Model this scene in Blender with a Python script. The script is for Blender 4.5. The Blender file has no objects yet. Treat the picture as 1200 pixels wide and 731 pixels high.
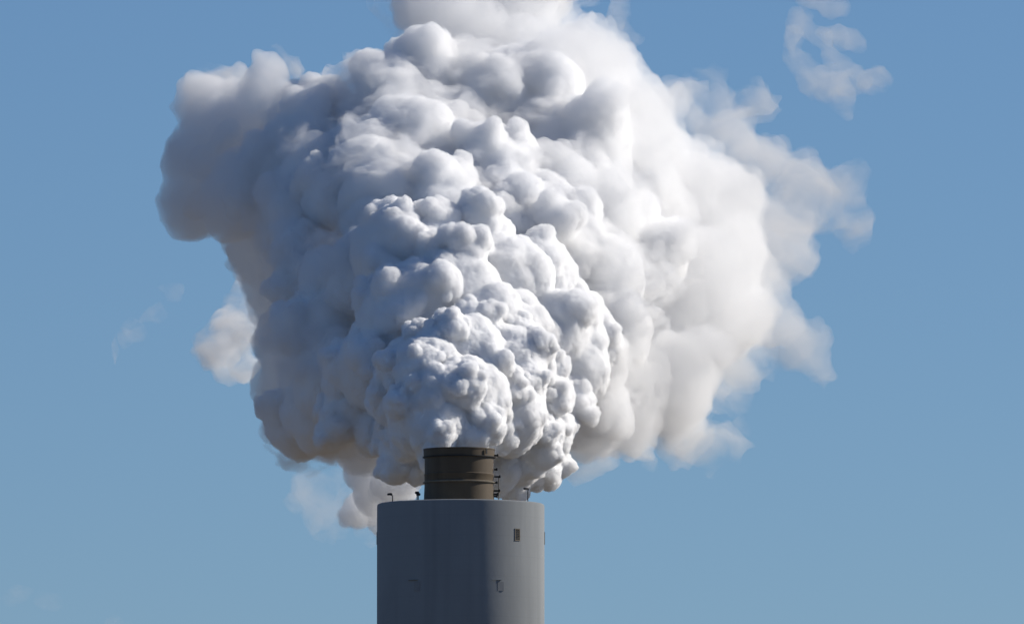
import bpy, bmesh, math, time
import numpy as np
from mathutils import Vector, Matrix
R = math.radians
T0 = time.time()
# ------------------------------------------------------------------ camera, sky, sun, exposure
sc = bpy.context.scene
DIST, MPP = 1500.0, 20.0 / 196.0          # metres to the stack, metres per photo pixel there
RIM_Z = 110.0                             # height of the concrete shaft's rim
STACK_X = (540 - 600) * MPP
cam_d = bpy.data.cameras.new("camera"); cam = bpy.data.objects.new("camera", cam_d)
sc.collection.objects.link(cam); sc.camera = cam
CAM = Vector((0, -DIST, RIM_Z - 96.0))
AIM = Vector((0, 0, RIM_Z + (590 - 365.5) * MPP))
cam.location = CAM
cam.rotation_euler = (AIM - CAM).to_track_quat('-Z', 'Y').to_euler()
RNG_ = (AIM - CAM).length
cam_d.sensor_width = 36.0
cam_d.lens = 36.0 * RNG_ / (1200 * MPP)
cam_d.clip_start = 1.0; cam_d.clip_end = 60000.0
SUN_AZ, SUN_EL = 20.0, 32.0               # degrees behind the picture plane (from +X towards +Y), height
sund = Vector((math.cos(R(SUN_EL)) * math.cos(R(SUN_AZ)), math.cos(R(SUN_EL)) * math.sin(R(SUN_AZ)), math.sin(R(SUN_EL))))
w = bpy.data.worlds.new("World"); sc.world = w; w.use_nodes = True
nt = w.node_tree; bg = nt.nodes["Background"]
sky = nt.nodes.new("ShaderNodeTexSky"); sky.sky_type = 'NISHITA'; sky.sun_disc = False
sky.sun_elevation = R(SUN_EL); sky.sun_rotation = math.atan2(sund.x, sund.y)
sky.altitude = 500; sky.air_density = 0.84; sky.dust_density = 0.3; sky.ozone_density = 8.0
nt.links.new(sky.outputs[0], bg.inputs[0]); bg.inputs[1].default_value = 0.071
sl = bpy.data.lights.new("sun", 'SUN'); sl.energy = 4.1; sl.angle = R(0.5); sl.color = (1.0, 0.94, 0.85)
so = bpy.data.objects.new("sun", sl); sc.collection.objects.link(so)
so.location = (200, 100, 300); so.rotation_euler = sund.to_track_quat('Z', 'Y').to_euler()
sc.view_settings.view_transform = 'Standard'; sc.view_settings.look = 'None'
sc.view_settings.gamma = 1; sc.view_settings.exposure = 0.15; sc.view_settings.use_curve_mapping = False
cy = sc.cycles
cy.use_denoising = True; cy.use_adaptive_sampling = True; cy.adaptive_threshold = 0.02
cy.max_bounces = 24; cy.diffuse_bounces = 3; cy.volume_bounces = 16; cy.transparent_max_bounces = 64
cy.volume_step_rate = 1.0; cy.volume_max_steps = 256
cy.sample_clamp_indirect = 6.0

def at(px, py, d=0.0):
    """the point of the plane Y = d seen at photo pixel (px, py)"""
    q = cam.rotation_euler.to_quaternion()
    v = q @ Vector(((px - 600) * MPP, (365.5 - py) * MPP, -RNG_))
    return CAM + v * ((d - CAM.y) / v.y)

# ------------------------------------------------------------------ helpers
def tag(o, label=None, cat=None, group=None, kind=None):
    for k, v in (("label", label), ("category", cat), ("group", group), ("kind", kind)):
        if v: o[k] = v
    return o
def link(name, me, mat=None, parent=None, smooth=True):
    o = bpy.data.objects.new(name, me); sc.collection.objects.link(o)
    if mat: me.materials.append(mat)
    if smooth: me.polygons.foreach_set("use_smooth", np.ones(len(me.polygons), bool))
    o.parent = parent
    return o
def np_mesh(name, V, F):
    me = bpy.data.meshes.new(name)
    F = np.asarray(F, np.int32); n = F.shape[1]
    me.vertices.add(len(V)); me.vertices.foreach_set("co", np.asarray(V, np.float32).ravel())
    me.loops.add(F.size); me.loops.foreach_set("vertex_index", F.ravel())
    me.polygons.add(len(F)); me.polygons.foreach_set("loop_start", np.arange(len(F), dtype=np.int32) * n)
    me.update(calc_edges=True)
    return me
def new_mat(name):
    m = bpy.data.materials.new(name); m.use_nodes = True
    return m, m.node_tree, m.node_tree.nodes, m.node_tree.links

# ------------------------------------------------------------------ noise (numpy gradient noise)
_rng = np.random.default_rng(7)
_P = _rng.permutation(256).astype(np.int32); _P = np.concatenate([_P, _P, _P])
_G = _rng.normal(size=(256, 3)).astype(np.float32); _G /= np.linalg.norm(_G, axis=1, keepdims=True)
def perlin(X):
    X = X.astype(np.float32); i = np.floor(X).astype(np.int32); f = X - i; i &= 255
    u = f * f * f * (f * (f * 6 - 15) + 10)
    def g(a, b, c):
        h = _P[_P[_P[i[:, 0] + a] + i[:, 1] + b] + i[:, 2] + c]
        return (_G[h] * (f - np.array((a, b, c), np.float32))).sum(1)
    def L(t, a, b): return a + t * (b - a)
    x, y, z = u.T
    return L(z, L(y, L(x, g(0,0,0), g(1,0,0)), L(x, g(0,1,0), g(1,1,0))),
                L(y, L(x, g(0,0,1), g(1,0,1)), L(x, g(0,1,1), g(1,1,1)))) * 1.6
def billow(X, octaves):
    s = 0; a = 1.0
    for k in range(octaves):
        s = s + a * (np.abs(perlin(X * 2.03 ** k + 17.3 * k)) * 2 - 0.6); a *= 0.5
    return s
def fbm(X, octaves):
    s = 0; a = 1.0
    for k in range(octaves): s = s + a * perlin(X * 2.03 ** k + 9.1 * k); a *= 0.5
    return s

_bm = bmesh.new(); bmesh.ops.create_icosphere(_bm, subdivisions=2, radius=1.0)
ICO_V = np.array([v.co[:] for v in _bm.verts], np.float32); ICO_F = np.array([[v.index for v in f.verts] for f in _bm.faces], np.int32)
_bm.free()
def spheres_mesh(name, S):
    S = np.asarray(S, np.float32)
    V = (ICO_V[None] * S[:, None, 3:4] + S[:, None, :3]).reshape(-1, 3)
    F = (ICO_F[None] + (np.arange(len(S)) * len(ICO_V))[:, None, None]).reshape(-1, 3)
    return np_mesh(name, V, F)
def remesh(S, voxel):
    return voxelise(spheres_mesh("tmp", S), voxel)
def voxelise(me, voxel):
    """one clean closed skin round everything in the mesh"""
    o = bpy.data.objects.new("tmp", me); sc.collection.objects.link(o)
    md = o.modifiers.new("r", 'REMESH'); md.mode = 'VOXEL'; md.voxel_size = voxel; md.adaptivity = 0
    dg = bpy.context.evaluated_depsgraph_get(); ev = o.evaluated_get(dg).data
    V = np.empty(len(ev.vertices) * 3, np.float32); ev.vertices.foreach_get("co", V)
    N = np.empty(len(ev.vertices) * 3, np.float32); ev.vertices.foreach_get("normal", N)
    L = np.empty(len(ev.loops), np.int32); ev.loops.foreach_get("vertex_index", L)
    n = len(ev.polygons)
    assert len(L) == n * 4
    bpy.data.objects.remove(o); bpy.data.meshes.remove(me)
    return V.reshape(-1, 3), N.reshape(-1, 3), L.reshape(-1, 4)

def puffs(lobes, seed, levels, jitter=0.0, up=0.35):
    """lobes (x,y,z,r) sprouting smaller lobes over their surface, level by level: (count, size from, size to, how far out)"""
    g = np.random.default_rng(seed); cur = np.array(lobes, np.float32); out = [cur]
    for cnt, a, b, off in levels:
        n = len(cur)
        d = g.normal(size=(n, cnt, 3)).astype(np.float32); d[..., 1] -= 0.35; d[..., 2] += up
        d /= np.linalg.norm(d, axis=2, keepdims=True)
        r = cur[:, None, 3:4] * g.uniform(a, b, size=(n, cnt, 1)).astype(np.float32)
        c = cur[:, None, :3] + d * (cur[:, None, 3:4] * off)
        nx = np.concatenate([c, r], 2).reshape(-1, 4)
        # drop children buried in a lobe of the level above
        keep = np.ones(len(nx), bool)
        for q in cur:
            dd = np.linalg.norm(nx[:, :3] - q[:3], axis=1)
            keep &= ~(dd + nx[:, 3] * 0.35 < q[3])
        nx = nx[keep]
        out.append(nx); cur = nx
    return np.concatenate(out)
# ------------------------------------------------------------------ ground
m_ground, t_, n_, l_ = new_mat("dry_ground")
b_ = n_["Principled BSDF"]; b_.inputs["Roughness"].default_value = 0.95
tx = n_.new("ShaderNodeTexNoise"); tx.inputs["Scale"].default_value = 0.01; tx.inputs["Detail"].default_value = 8
tc = n_.new("ShaderNodeTexCoord"); l_.new(tc.outputs["Object"], tx.inputs["Vector"])
cr = n_.new("ShaderNodeValToRGB"); cr.color_ramp.elements[0].position = 0.35; cr.color_ramp.elements[1].position = 0.65
cr.color_ramp.elements[0].color = (0.07, 0.05, 0.03, 1); cr.color_ramp.elements[1].color = (0.13, 0.10, 0.065, 1)
l_.new(tx.outputs["Fac"], cr.inputs["Fac"]); l_.new(cr.outputs[0], b_.inputs["Base Color"])
S_ = 20000
tag(link("ground", np_mesh("ground", [(-S_, -S_, 0), (S_, -S_, 0), (S_, S_, 0), (-S_, S_, 0)], [[0, 1, 2, 3]]), m_ground, smooth=False), kind="structure")


# ------------------------------------------------------------------ chimney
def lathe(name, prof, seg, mat, parent, cx=0.0, cyy=0.0, cap=False):
    """surface of revolution round the stack's axis; prof = (radius, z) from bottom to top"""
    a = np.linspace(0, 2 * np.pi, seg, endpoint=False); V = []
    for r, z in prof: V += [(cx + r * math.cos(t), cyy + r * math.sin(t), z) for t in a]
    F = []
    for k in range(len(prof) - 1):
        for i in range(seg):
            j = (i + 1) % seg; F.append((k * seg + i, k * seg + j, (k + 1) * seg + j, (k + 1) * seg + i))
    o = link(name, np_mesh(name, V, F), mat, parent)
    md = o.modifiers.new("edges", 'EDGE_SPLIT'); md.split_angle = R(35)
    return o
class Box:
    """boxes gathered into one mesh, each placed on a cylinder of radius r at angle a (0 = towards the camera, 90 = photo right)"""
    def __init__(s): s.bm = bmesh.new()
    def add(s, r, a, z, wid, dep, hei, bevel=0.0, tilt=0.0):
        m = Matrix.Translation((STACK_X, 0, z)) @ Matrix.Rotation(R(a), 4, 'Z') @ Matrix.Translation((0, -r, 0)) @ Matrix.Rotation(R(tilt), 4, 'X')
        v = bmesh.ops.create_cube(s.bm, size=1.0)['verts']
        bmesh.ops.transform(s.bm, matrix=m @ Matrix.Diagonal((wid, dep, hei, 1)), verts=v)
        if bevel:
            e = list({e for q in v for e in q.link_edges}); bmesh.ops.bevel(s.bm, geom=e, offset=bevel, segments=2, affect='EDGES')
        return s
    def rod(s, r0, a0, z0, r1, a1, z1, rad, seg=8):
        def p(r, a, z): return Vector((STACK_X + r * math.sin(R(a)), -r * math.cos(R(a)), z))
        A, B = p(r0, a0, z0), p(r1, a1, z1); d = B - A
        v = bmesh.ops.create_cone(s.bm, cap_ends=True, segments=seg, radius1=rad, radius2=rad, depth=d.length)['verts']
        bmesh.ops.transform(s.bm, matrix=Matrix.Translation((A + B) / 2) @ d.to_track_quat('Z', 'Y').to_matrix().to_4x4(), verts=v)
        return s
    def done(s, name, mat, parent):
        me = bpy.data.meshes.new(name); s.bm.to_mesh(me); s.bm.free()
        return link(name, me, mat, parent, smooth=False)

def stained(name, base, dark, rough, streak, sc1, seams=None, bump=0.02, metal=0.0):
    """weathered material: cloudy tone, vertical run-off streaks, optional horizontal pour lines"""
    m, t, n, l = new_mat(name); b = n["Principled BSDF"]; b.inputs["Diffuse Roughness"].default_value = 0.2; b.inputs["Roughness"].default_value = rough; b.inputs["Metallic"].default_value = metal
    b.inputs["Specular IOR Level"].default_value = 0.25
    tc = n.new("ShaderNodeTexCoord")
    def noise(scale, vec, det=6):
        mp = n.new("ShaderNodeMapping"); mp.inputs["Scale"].default_value = vec; l.new(tc.outputs["Object"], mp.inputs["Vector"])
        x = n.new("ShaderNodeTexNoise"); x.inputs["Scale"].default_value = scale; x.inputs["Detail"].default_value = det
        l.new(mp.outputs[0], x.inputs["Vector"]); return x.outputs["Fac"]
    def ramp(v, a, bb):
        q = n.new("ShaderNodeMapRange"); q.inputs["From Min"].default_value = a; q.inputs["From Max"].default_value = bb; l.new(v, q.inputs["Value"]); return q.outputs[0]
    def mix(f, A, B):
        q = n.new("ShaderNodeMix"); q.data_type = 'RGBA'; l.new(f, q.inputs[0])
        for k, v in ((6, A), (7, B)):
            if isinstance(v, tuple): q.inputs[k].default_value = (*v, 1)
            else: l.new(v, q.inputs[k])
        return q.outputs[2]
    cloud = ramp(noise(sc1, (1, 1, 0.6), 9), .38, .62); run = ramp(noise(streak, (1, 1, 0.05)), .5, .75)
    c = mix(cloud, base, tuple(.72 * q + .28 * w_ for q, w_ in zip(base, dark)))
    mm = n.new("ShaderNodeMath"); mm.operation = 'MULTIPLY'; mm.inputs[1].default_value = .45; l.new(run, mm.inputs[0])
    c = mix(mm.outputs[0], c, dark)
    if seams:
        sx = n.new("ShaderNodeSeparateXYZ"); l.new(tc.outputs["Object"], sx.inputs[0])
        a = n.new("ShaderNodeMath"); a.operation = 'FRACT'; d = n.new("ShaderNodeMath"); d.operation = 'DIVIDE'; d.inputs[1].default_value = seams
        l.new(sx.outputs[2], d.inputs[0]); l.new(d.outputs[0], a.inputs[0])
        e = n.new("ShaderNodeMath"); e.operation = 'LESS_THAN'; e.inputs[1].default_value = 0.05; l.new(a.outputs[0], e.inputs[0])
        f = n.new("ShaderNodeMath"); f.operation = 'MULTIPLY'; f.inputs[1].default_value = .1; l.new(e.outputs[0], f.inputs[0])
        c = mix(f.outputs[0], c, dark)
    l.new(c, b.inputs["Base Color"])
    bp = n.new("ShaderNodeBump"); bp.inputs["Strength"].default_value = .5; bp.inputs["Distance"].default_value = bump
    l.new(noise(1.2, (1, 1, 1), 8), bp.inputs["Height"]); l.new(bp.outputs[0], b.inputs["Normal"])
    return m
m_conc = stained("weathered_concrete", (.295, .31, .315), (.19, .2, .205), .92, .45, .12, seams=2.4)
m_steel = stained("rusty_dark_steel", (.135, .1, .062), (.05, .036, .024), .6, .8, .5, bump=0.01)
m_bright = stained("galvanised_steel", (.24, .205, .155), (.1, .08, .055), .5, 1.5, 1.0, bump=0.005)
m_dark = stained("dark_painted_steel", (.035, .035, .036), (.015, .015, .015), .6, 1.0, 1.0, bump=0.005)
m_shut = stained("grey_painted_steel", (.27, .28, .285), (.17, .175, .18), .7, 1.0, 1.0, bump=0.005)
chimney = bpy.data.objects.new("chimney", None); sc.collection.objects.link(chimney)
tag(chimney, "wide round grey concrete chimney with a dark steel flue on top", "chimney")
chimney.location = (STACK_X, 0, 0)
def zpx(y): return at(540, y, 0).z
RS = 98 * MPP; RIM = zpx(590.5)
lathe("shaft", [(RS * 1.12, 0), (RS * 1.03, 60), (RS, RIM - 22), (RS, RIM - .28), (RS - .05, RIM - .1), (RS - .22, RIM), (RS - .7, RIM), (RS - .7, RIM - 1.0)], 160, m_conc, None, STACK_X)
lathe("roof_slab", [(RS - .69, RIM - .6), (3.9, RIM - .35)], 96, m_conc, None, STACK_X)
RF = 40.5 * MPP; FT = zpx(526.5)
def zf(y): return at(540, y, -RF).z
FX = STACK_X - 2 * MPP
flue = lathe("flue", [(RF + .12, RIM - 3), (RF + .10, zf(589)), (RF, zf(566)), (RF, zf(555.2)), (RF + .035, zf(554.6)), (RF + .035, zf(553)), (RF - .02, zf(552.4)),
  (RF - .02, FT - .02), (RF - .12, FT), (RF - .2, FT), (RF - .22, FT - 4)], 96, m_steel, None, FX)
lathe("rim_band", [(RF - .01, FT - .95), (RF + .11, FT - .93), (RF + .11, FT - .12), (RF + .15, FT - .1), (RF + .15, FT + .03), (RF - .05, FT + .05)], 96, m_steel, flue, FX)
lathe("band_lip", [(RF + .1, FT - 1.02), (RF + .24, FT - 1.0), (RF + .24, FT - .9), (RF + .12, FT - .88)], 96, m_dark, flue, FX)
lathe("stiffener_ring", [(RF, zf(563.6)), (RF + .2, zf(563.4)), (RF + .22, zf(562.2)), (RF, zf(561.4))], 96, m_bright, flue, FX)
Box().add(RF + .13, 46, FT - .42, .22, .1, .62).done("clamp_plate", m_dark, flue)
for y, dx in ((531, .28), (547.5, .18), (556, .55), (563, .2), (572.5, .5), (576.5, .3), (579, .2), (588, .5)):   # cleats of the flue's bracing on the right
    Box().add(RF + dx * .5 - .02, 84, zf(y), .35, dx + .25, .2, .03).add(RF + dx + .02, 84, zf(y) + .02, .28, .16, .34, .03).done("cleat", m_dark, flue)
Box().rod(RF + .42, 84, RIM - 1, RF + .42, 84, zf(555), .05).done("riser_pipe", m_bright, flue)
for y, r in ((574, 5.25), (576, 5.1), (586, 4.7)):
    Box().add(r, -96, zf(y), .3, .5, .3, .05).rod(r, -96, RIM - .6, r, -96, zf(y), .06).done("vent_pipe", m_dark, flue)
# lamps on short crooked arms at the rim
def lamp(px, a, h):
    b = Box(); r = RS - .45
    b.rod(r, a, RIM - .2, r, a, RIM + h, .06)
    b.rod(r, a, RIM + h, r + .35, a - 2, RIM + h + .12, .05)
    b.add(r + .1, a - 3, RIM + h + .18, .75, .34, .24, .05)
    o = b.done("lamp_arm", m_dark, None); return o
lamps = [lamp(457, -58, .72), lamp(622, 57, 1.3)]
# louvred openings round the top and hooded openings lower down
for a in (-90, 42.5, 90):
    z = zpx(630.5)
    b = Box(); W_, H_ = (.72, 1.35)
    b.add(RS + .0, a, z + H_ / 2, W_ + .12, .12, .1).add(RS, a, z - H_ / 2, W_ + .12, .12, .1)
    for sx in (-1, 1): b.add(RS, a + sx * math.degrees(W_ / 2 / RS), z, .09, .12, H_)
    fr = b.done("louvre_frame", m_bright, None)
    Box().add(RS - .03, a, z, W_ - .05, .1, H_ - .05).done("opening", m_dark, fr)
    b = Box()
    for k in range(6): b.add(RS + .035, a + .8, z - .5 + k * .2, W_ * .62, .03, .07, tilt=35)
    b.done("louvre_blades", m_bright, fr)
for a, s_ in ((-34, 1), (25.5, -1)):
    z = zpx(684)
    hd = Box().add(RS + .06, a + s_ * 0, z, 1.3, .16, .06).done("drip_hood", m_bright if a < 0 else m_conc, None)
    Box().add(RS - .01, a + 3, z - .75, .8, .12, 1.1).done("hatch", m_shut, hd)
for o in list(sc.objects):
    if o.name.split('.')[0] in ("shaft", "roof_slab", "flue", "lamp_arm", "louvre_frame", "drip_hood"):
        o.parent = chimney; o.matrix_parent_inverse = Matrix.Translation(-chimney.location)

# ------------------------------------------------------------------ steam
def steam_mat(name, dens, col=(0.997, 0.997, 0.997), g=0.1):
    m, t, n, l = new_mat(name)
    n.remove(n["Principled BSDF"])
    v = n.new("ShaderNodeVolumeScatter"); v.inputs["Density"].default_value = dens
    v.inputs["Color"].default_value = (*col, 1); v.inputs["Anisotropy"].default_value = g
    l.new(v.outputs[0], n["Material Output"].inputs["Volume"])
    m.cycles.homogeneous_volume = True
    return m
def veil_mat(name, dens, scale, lo, hi, step):
    """thin torn steam: density broken up by drifting noise"""
    m, t, n, l = new_mat(name); n.remove(n["Principled BSDF"])
    v = n.new("ShaderNodeVolumeScatter"); v.inputs["Color"].default_value = (.997, .997, .997, 1); v.inputs["Anisotropy"].default_value = .1
    tc = n.new("ShaderNodeTexCoord"); a = n.new("ShaderNodeTexNoise"); a.inputs["Scale"].default_value = scale; a.inputs["Detail"].default_value = 5
    a.inputs["Roughness"].default_value = .58; a.inputs["Distortion"].default_value = .6
    mp = n.new("ShaderNodeMapping"); mp.inputs["Rotation"].default_value = (0, R(35), 0); mp.inputs["Scale"].default_value = (.75, 1, 1.15)
    l.new(tc.outputs["Object"], mp.inputs["Vector"]); l.new(mp.outputs[0], a.inputs["Vector"])
    q = n.new("ShaderNodeMapRange"); q.interpolation_type = 'SMOOTHSTEP'; q.inputs["From Min"].default_value = lo; q.inputs["From Max"].default_value = hi
    q.inputs["To Max"].default_value = dens; l.new(a.outputs["Fac"], q.inputs["Value"]); l.new(q.outputs[0], v.inputs["Density"])
    l.new(v.outputs[0], n["Material Output"].inputs["Volume"])
    m.cycles.volume_step_rate = step
    return m
m_core, t_, n_, l_ = new_mat("steam_core")
b_ = n_["Principled BSDF"]; b_.inputs["Base Color"].default_value = (0.97, 0.97, 0.97, 1); b_.inputs["Roughness"].default_value = 1.0
b_.inputs["Specular IOR Level"].default_value = 0.0

OPEN = 1.35      # the plume is blown away from the camera and widens: what is farther from its mouth stands farther back
def P(L, copies=0, dk=0.6, opening=OPEN, off=0.0):
    out = []
    for x, y, r, d in L:
        u = x - (520 - (520 - y) * .2); u *= 1.25 if u > 0 else 1.5
        D = off + d * dk + opening * math.hypot(u, y - 475) * MPP
        for k in range(copies + 1):
            E = D + k * r * MPP
            out.append((*at(x, y, E), r * MPP * (DIST + E) / DIST))
    return out
def normals(V, F):
    n = np.cross(V[F[:, 2]] - V[F[:, 0]], V[F[:, 3]] - V[F[:, 1]]); N = np.zeros_like(V)
    for k in range(4):
        for c in range(3): N[:, c] += np.bincount(F[:, k], n[:, c], len(V))
    return N / (np.linalg.norm(N, axis=1, keepdims=True) + 1e-9)
def worley(X):
    """height of rounded caps sitting on scattered points, 0..1"""
    X = X.astype(np.float32); i = np.floor(X).astype(np.int32); best = np.full(len(X), 9.0, np.float32)
    J = (_G + 1) * .5
    for a in (-1, 0, 1):
        for b in (-1, 0, 1):
            for c in (-1, 0, 1):
                q = i + np.array((a, b, c), np.int32); h = _P[_P[_P[q[:, 0] & 255] + (q[:, 1] & 255)] + (q[:, 2] & 255)]
                d = q + J[h] - X; best = np.minimum(best, (d * d).sum(1))
    return np.sqrt(np.clip(1 - best / .8, 0, 1))
JET = P([(538,516,33,2),(512,500,40,5),(500,490,46,8),(545,472,56,8),(592,485,50,9),(622,512,38,11),(482,522,38,12),(470,470,34,9),(500,435,42,9),(545,418,50,9),
 (592,430,50,9),(628,458,40,10),(645,500,28,13),(612,538,30,14),(636,545,24,15),(604,572,17,15),(642,560,14,15),(588,555,20,14),(474,445,32,10),(460,510,24,13),(560,395,35,10),(500,400,22,9)], 1)
MID = P([(530,342,58,14),(490,355,48,14),(462,372,42,15),(590,330,58,15),(645,392,52,14),(672,432,42,15),(692,405,34,17),(662,470,28,16),(565,375,48,13),
 (440,430,48,16),(605,382,42,13),(425,478,44,17),(640,330,40,16),(460,300,48,18),(505,300,50,18),(560,290,50,18),(450,500,34,19)], 1)
DARK = P([(430,325,58,20),(395,330,45,20),(350,300,36,21),(385,385,52,20),(402,440,56,21),(382,480,50,22),(350,498,38,24),(440,262,38,20),(400,235,48,24),(350,250,40,28),(360,350,40,24)], 0, opening=1.25, off=9.0)
MIDL = P([(620,275,58,18),(660,290,50,19),(450,232,50,21),(478,215,36,20),(430,200,44,25),(520,250,50,20),(585,215,58,24),(590,235,50,22)], 1, off=3.0)
UP = P([(530,200,52,25),(480,175,66,26),(460,112,46,26),(498,92,42,27),(415,185,44,28),(352,172,48,32),(330,205,42,32),(620,130,68,30),
 (560,120,55,30),(350,250,45,30),(640,210,60,26),(382,125,24,34),(412,140,22,32),(365,215,45,28)], 1, off=8.0)
REARL = P([(250,128,48,42),(306,118,34,42),(318,92,20,42),(240,190,54,44),(228,236,46,44),(285,225,56,42),(268,160,50,44)])
SOFTR = P([(700,330,56,24),(718,385,46,24),(680,185,68,32),(702,262,60,28),(745,300,56,30),(650,240,55,28),(690,430,44,26),(735,240,50,34),(700,480,34,26)])
REAR = P([(310,290,48,36),(322,345,42,34),(332,400,38,32),(338,452,42,30),
 (342,490,38,30),(388,505,40,28),(432,515,36,24),(360,140,40,40),(400,150,40,38),(470,470,55,22),(300,180,50,39)], 1, off=22.0)
FAR = P([(740,240,70,38),(790,340,60,36),(660,110,70,40),(760,300,60,36),(545,40,48,50),(500,5,34,50),(610,75,60,48),(690,100,58,46),(735,175,66,44),(790,245,66,42),(825,310,60,40),(815,380,60,38),(780,440,58,36),(740,455,50,34),(850,370,44,42),(825,240,50,44),(600,-10,60,50),(540,-20,50,50),
 (695,490,42,32),(740,498,34,33),(840,300,50,44)], 2)
CLOUD = P([(885,200,50,62),(930,232,50,62),(975,235,34,62),(995,262,22,62),(900,290,52,58),(845,165,46,62),(830,120,34,62),(885,350,44,56),(860,410,44,50),(945,395,26,54),(955,425,14,54),(915,380,34,54),(800,485,34,44),(885,122,22,62),(790,140,34,60)], 1)
HAZY = P([(560,10,60,52),(650,40,60,52),(480,20,34,50),(740,40,22,54),(725,15,26,56),(640,-20,60,56),(760,130,34,52),(850,440,40,42),(800,500,40,40),(835,525,36,42),(860,515,20,44),(750,520,28,36),(700,535,22,34),(870,330,44,50)])
TUFT = P([(262,395,34,140),(238,400,16,140),(280,430,26,140),(290,350,30,140),(285,375,34,140),(255,105,34,140),(330,85,20,140)])
LOWSTEAM = P([(432,552,30,150),(440,577,30,150),(415,537,22,150),(460,567,26,150),(425,597,24,150),(448,602,20,150),(478,564,18,150)])
LOWVEIL = P([(375,582,34,150),(370,614,22,150),(400,612,24,150),(350,572,20,150),(430,617,18,150),(420,582,28,150)])
def shape(S, voxel, warp, caps, bl):
    """union of the lobes, bent by slow noise, then covered with finer and finer rounded caps"""
    V, N, F = remesh(S, voxel)
    for wf, wa in warp:
        V = V + np.stack([fbm(V * wf + 31.7 * k, 2) for k in range(3)], 1) * wa
    for cf, ca in caps:
        N = normals(V, F); m = np.clip(.65 + fbm(V * cf * .22 + 5.1, 2), .3, 1.3)
        V = V + N * ((worley(V * cf + .35 * perlin(V * cf)[:, None]) - .5) * ca * m)[:, None]
    if bl:
        N = normals(V, F); V = V + N * (billow(V * bl[0], 2) * bl[1])[:, None]
    if voxel < .19: V = V + np.stack([fbm(V * 1.9 + 31.7 * k, 3) for k in range(3)], 1) * (voxel * 1.5)
    V, N, F = voxelise(np_mesh("tmp", V, F), voxel)     # folds made by the displacement are closed again
    return V, F
def build(name, lobes, seed, levels, voxel, mat, core, cvox, warp, caps, bl, up=0.35):
    S = puffs(lobes, seed, levels, up=up)
    V, F = shape(S, voxel, warp, caps, bl)
    o = link(name, np_mesh(name, V, F), mat)
    print(name, len(S), len(V), round(time.time() - T0, 1))
    if core:
        C = S.copy(); C[:, 3] -= core; C = C[C[:, 3] > 0.25]
        V, F = shape(C, cvox, warp, caps, None)
        link("dense_" + name, np_mesh("dense_" + name, V, F), m_core)
    return o
plume = bpy.data.objects.new("steam_plume", None); sc.collection.objects.link(plume)
plume.location = at(538, 525, 0)
tag(plume, "huge billowing white steam plume pouring from the top of the chimney", "steam plume")
L3 = [(11,.2,.6,.83),(8,.2,.5,.88)]
items = [  # lobes, seed, levels, voxel, density, core inset, core voxel, warp (freq, amount), caps (freq, height), billow
 ("billow", JET, 1, [(13,.18,.55,.86),(11,.18,.48,.9)], .085, 5.0, .38, .15, [(.25,.5)], [(.8,.42),(1.7,.32),(3.6,.22)], None),
 ("billow", MID, 2, [(13,.18,.55,.86),(9,.18,.48,.9)], .115, 2.8, .6, .2, [(.18,.7)], [(.5,.55),(1.2,.36),(2.8,.22)], None),
 ("billow", DARK, 13, [(9,.2,.55,.84),(12,.15,.42,.92)], .15, 1.7, 1.0, .24, [(.12,1.2),(.4,.3)], [(.4,.5),(1.1,.32),(2.5,.18)], None),
 ("billow", MIDL, 3, L3, .14, 1.5, 1.1, .24, [(.15,.9)], [(.4,.6),(1.0,.36),(2.4,.2)], None),
 ("billow", UP, 4, L3, .17, 1.0, 1.6, .3, [(.12,1.2)], [(.3,.7),(.8,.4),(2.0,.22)], None),
 ("billow", SOFTR, 14, [(12,.2,.55,.85),(10,.2,.5,.9)], .2, .7, 2.2, .35, [(.1,1.3),(.4,.3)], [(.3,.9),(.8,.5),(2.0,.2)], None),
 ("billow", REARL, 12, [(9,.35,.65,.75)], .28, .42, 3.2, .4, [(.1,1.6),(.3,.6)], [(.25,.7)], (.6,.15)),
 ("billow", REAR, 5, [(10,.3,.55,.8),(6,.3,.5,.85)], .26, .32, 4.2, .4, [(.1,1.6),(.3,.5)], [(.28,.9)], (.6,.2)),
 ("billow", FAR, 6, [(12,.25,.6,.8),(8,.25,.5,.85)], .26, .24, None, .5, [(.08,2.0),(.25,1.2),(.7,.4)], [(.15,1.8),(.4,1.0),(1.0,.4)], (.5,.3)),
 ("low_billow", LOWSTEAM, 8, [(10,.3,.6,.8),(6,.3,.5,.85)], .2, .7, 2.2, .25, [(.25,.6),(.8,.3)], [(.6,.4)], (1.0,.15)),
]
for nm, L, seed, lv, vox, dens, core, cv, wp, cp, bl in items:
    build(nm, L, seed, lv, vox, steam_mat("steam_%g" % dens, dens), core, cv, wp, cp, bl)
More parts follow.
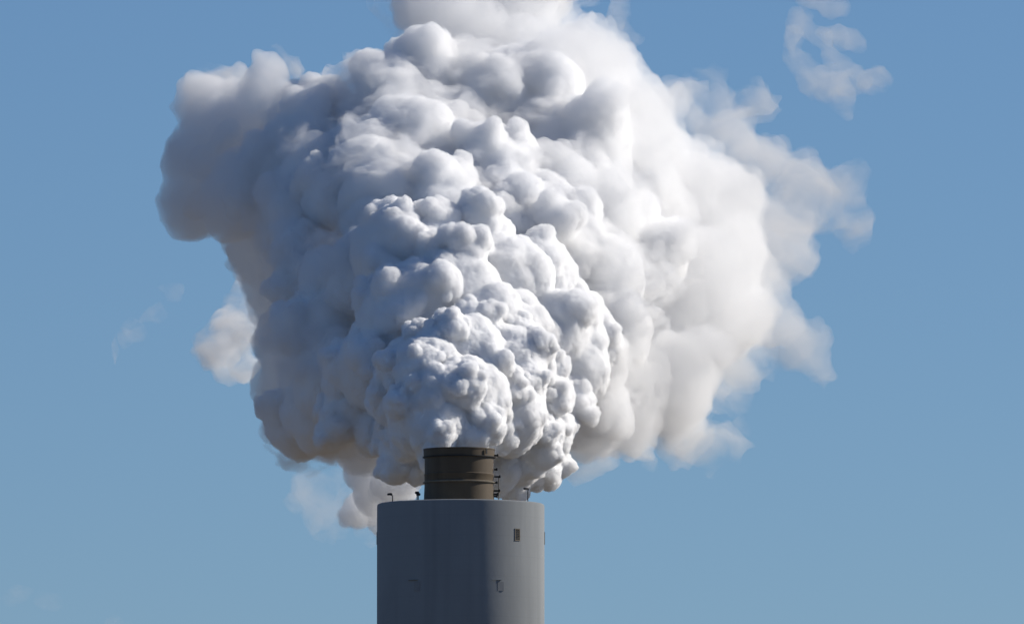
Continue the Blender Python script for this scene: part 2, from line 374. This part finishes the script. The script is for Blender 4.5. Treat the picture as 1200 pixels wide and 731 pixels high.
FRAY = [(x, y, z, r + 1.5) for x, y, z, r in UP + MIDL + DARK + SOFTR]
for nm, L, seed, args in (("veil", CLOUD, 15, (.15, .12, .35, .64, .1)), ("veil", FRAY, 16, (.5, .35, .45, .66, .1)), ("veil", HAZY, 9, (.2, .13, .40, .68, .12)), ("veil", TUFT, 10, (.32, .2, .36, .6, .12)), ("veil", LOWVEIL, 11, (.08, .3, .32, .66, .15))):
    build(nm, L, seed, [(8,.3,.6,.8)], .45, veil_mat("thin_steam_%d" % seed, *args), None, 0, [(.08,2.0),(.25,1.6),(.7,.8),(1.6,.3)], [], (.5,.3))
for o in list(sc.objects):
    if o.name.startswith(("billow", "veil", "dense_", "low_billow")):
        o.parent = plume; o.matrix_parent_inverse = Matrix.Translation(-plume.location)
print("done", round(time.time() - T0, 1))

# ------------------------------------------------------------------ loose shreds of steam adrift in the sky
def wisp(lobes, label, seed, args, warp=[(.1,2.2),(.3,1.4),(.8,.5)]):
    o = build("steam_wisp", P(lobes), seed, [(7,.3,.6,.8)], .45, veil_mat("shred_%d" % seed, *args), None, 0, warp, [], None)
    tag(o, label, "steam wisp", "loose shreds of steam in the sky"); return o
wisp([(950,-5,19,60),(975,8,19,60),(938,22,17,60),(932,45,17,60),(935,70,19,60),(948,90,23,60),(972,100,25,60),(1000,95,25,60),(1022,90,19,60),(960,42,16,60),(980,40,18,60),(998,46,15,60),(985,78,21,60),(990,120,17,60),(1038,92,13,60)],
     "curling pale steam shred high on the right, hooked like a comma", 21, (.17, .3, .26, .72, .12), [(.15,1.0),(.4,.8),(1.0,.4)])
wisp([(150,392,13,150),(168,378,14,150),(186,366,14,150),(204,354,13,150),(215,345,9,150),(137,404,9,150)], "faint pinkish streak of steam left of the plume, halfway up the sky", 22, (.08, .4, .3, .62, .2))
wisp([(15,695,20,60),(42,704,14,60)], "small faint shred of steam at the left edge, just above the bottom corner", 23, (.035, .3, .3, .66, .2))
wisp([(130,726,22,60)], "very faint puff of steam on the bottom edge, left of the chimney", 24, (.03, .3, .3, .66, .2))
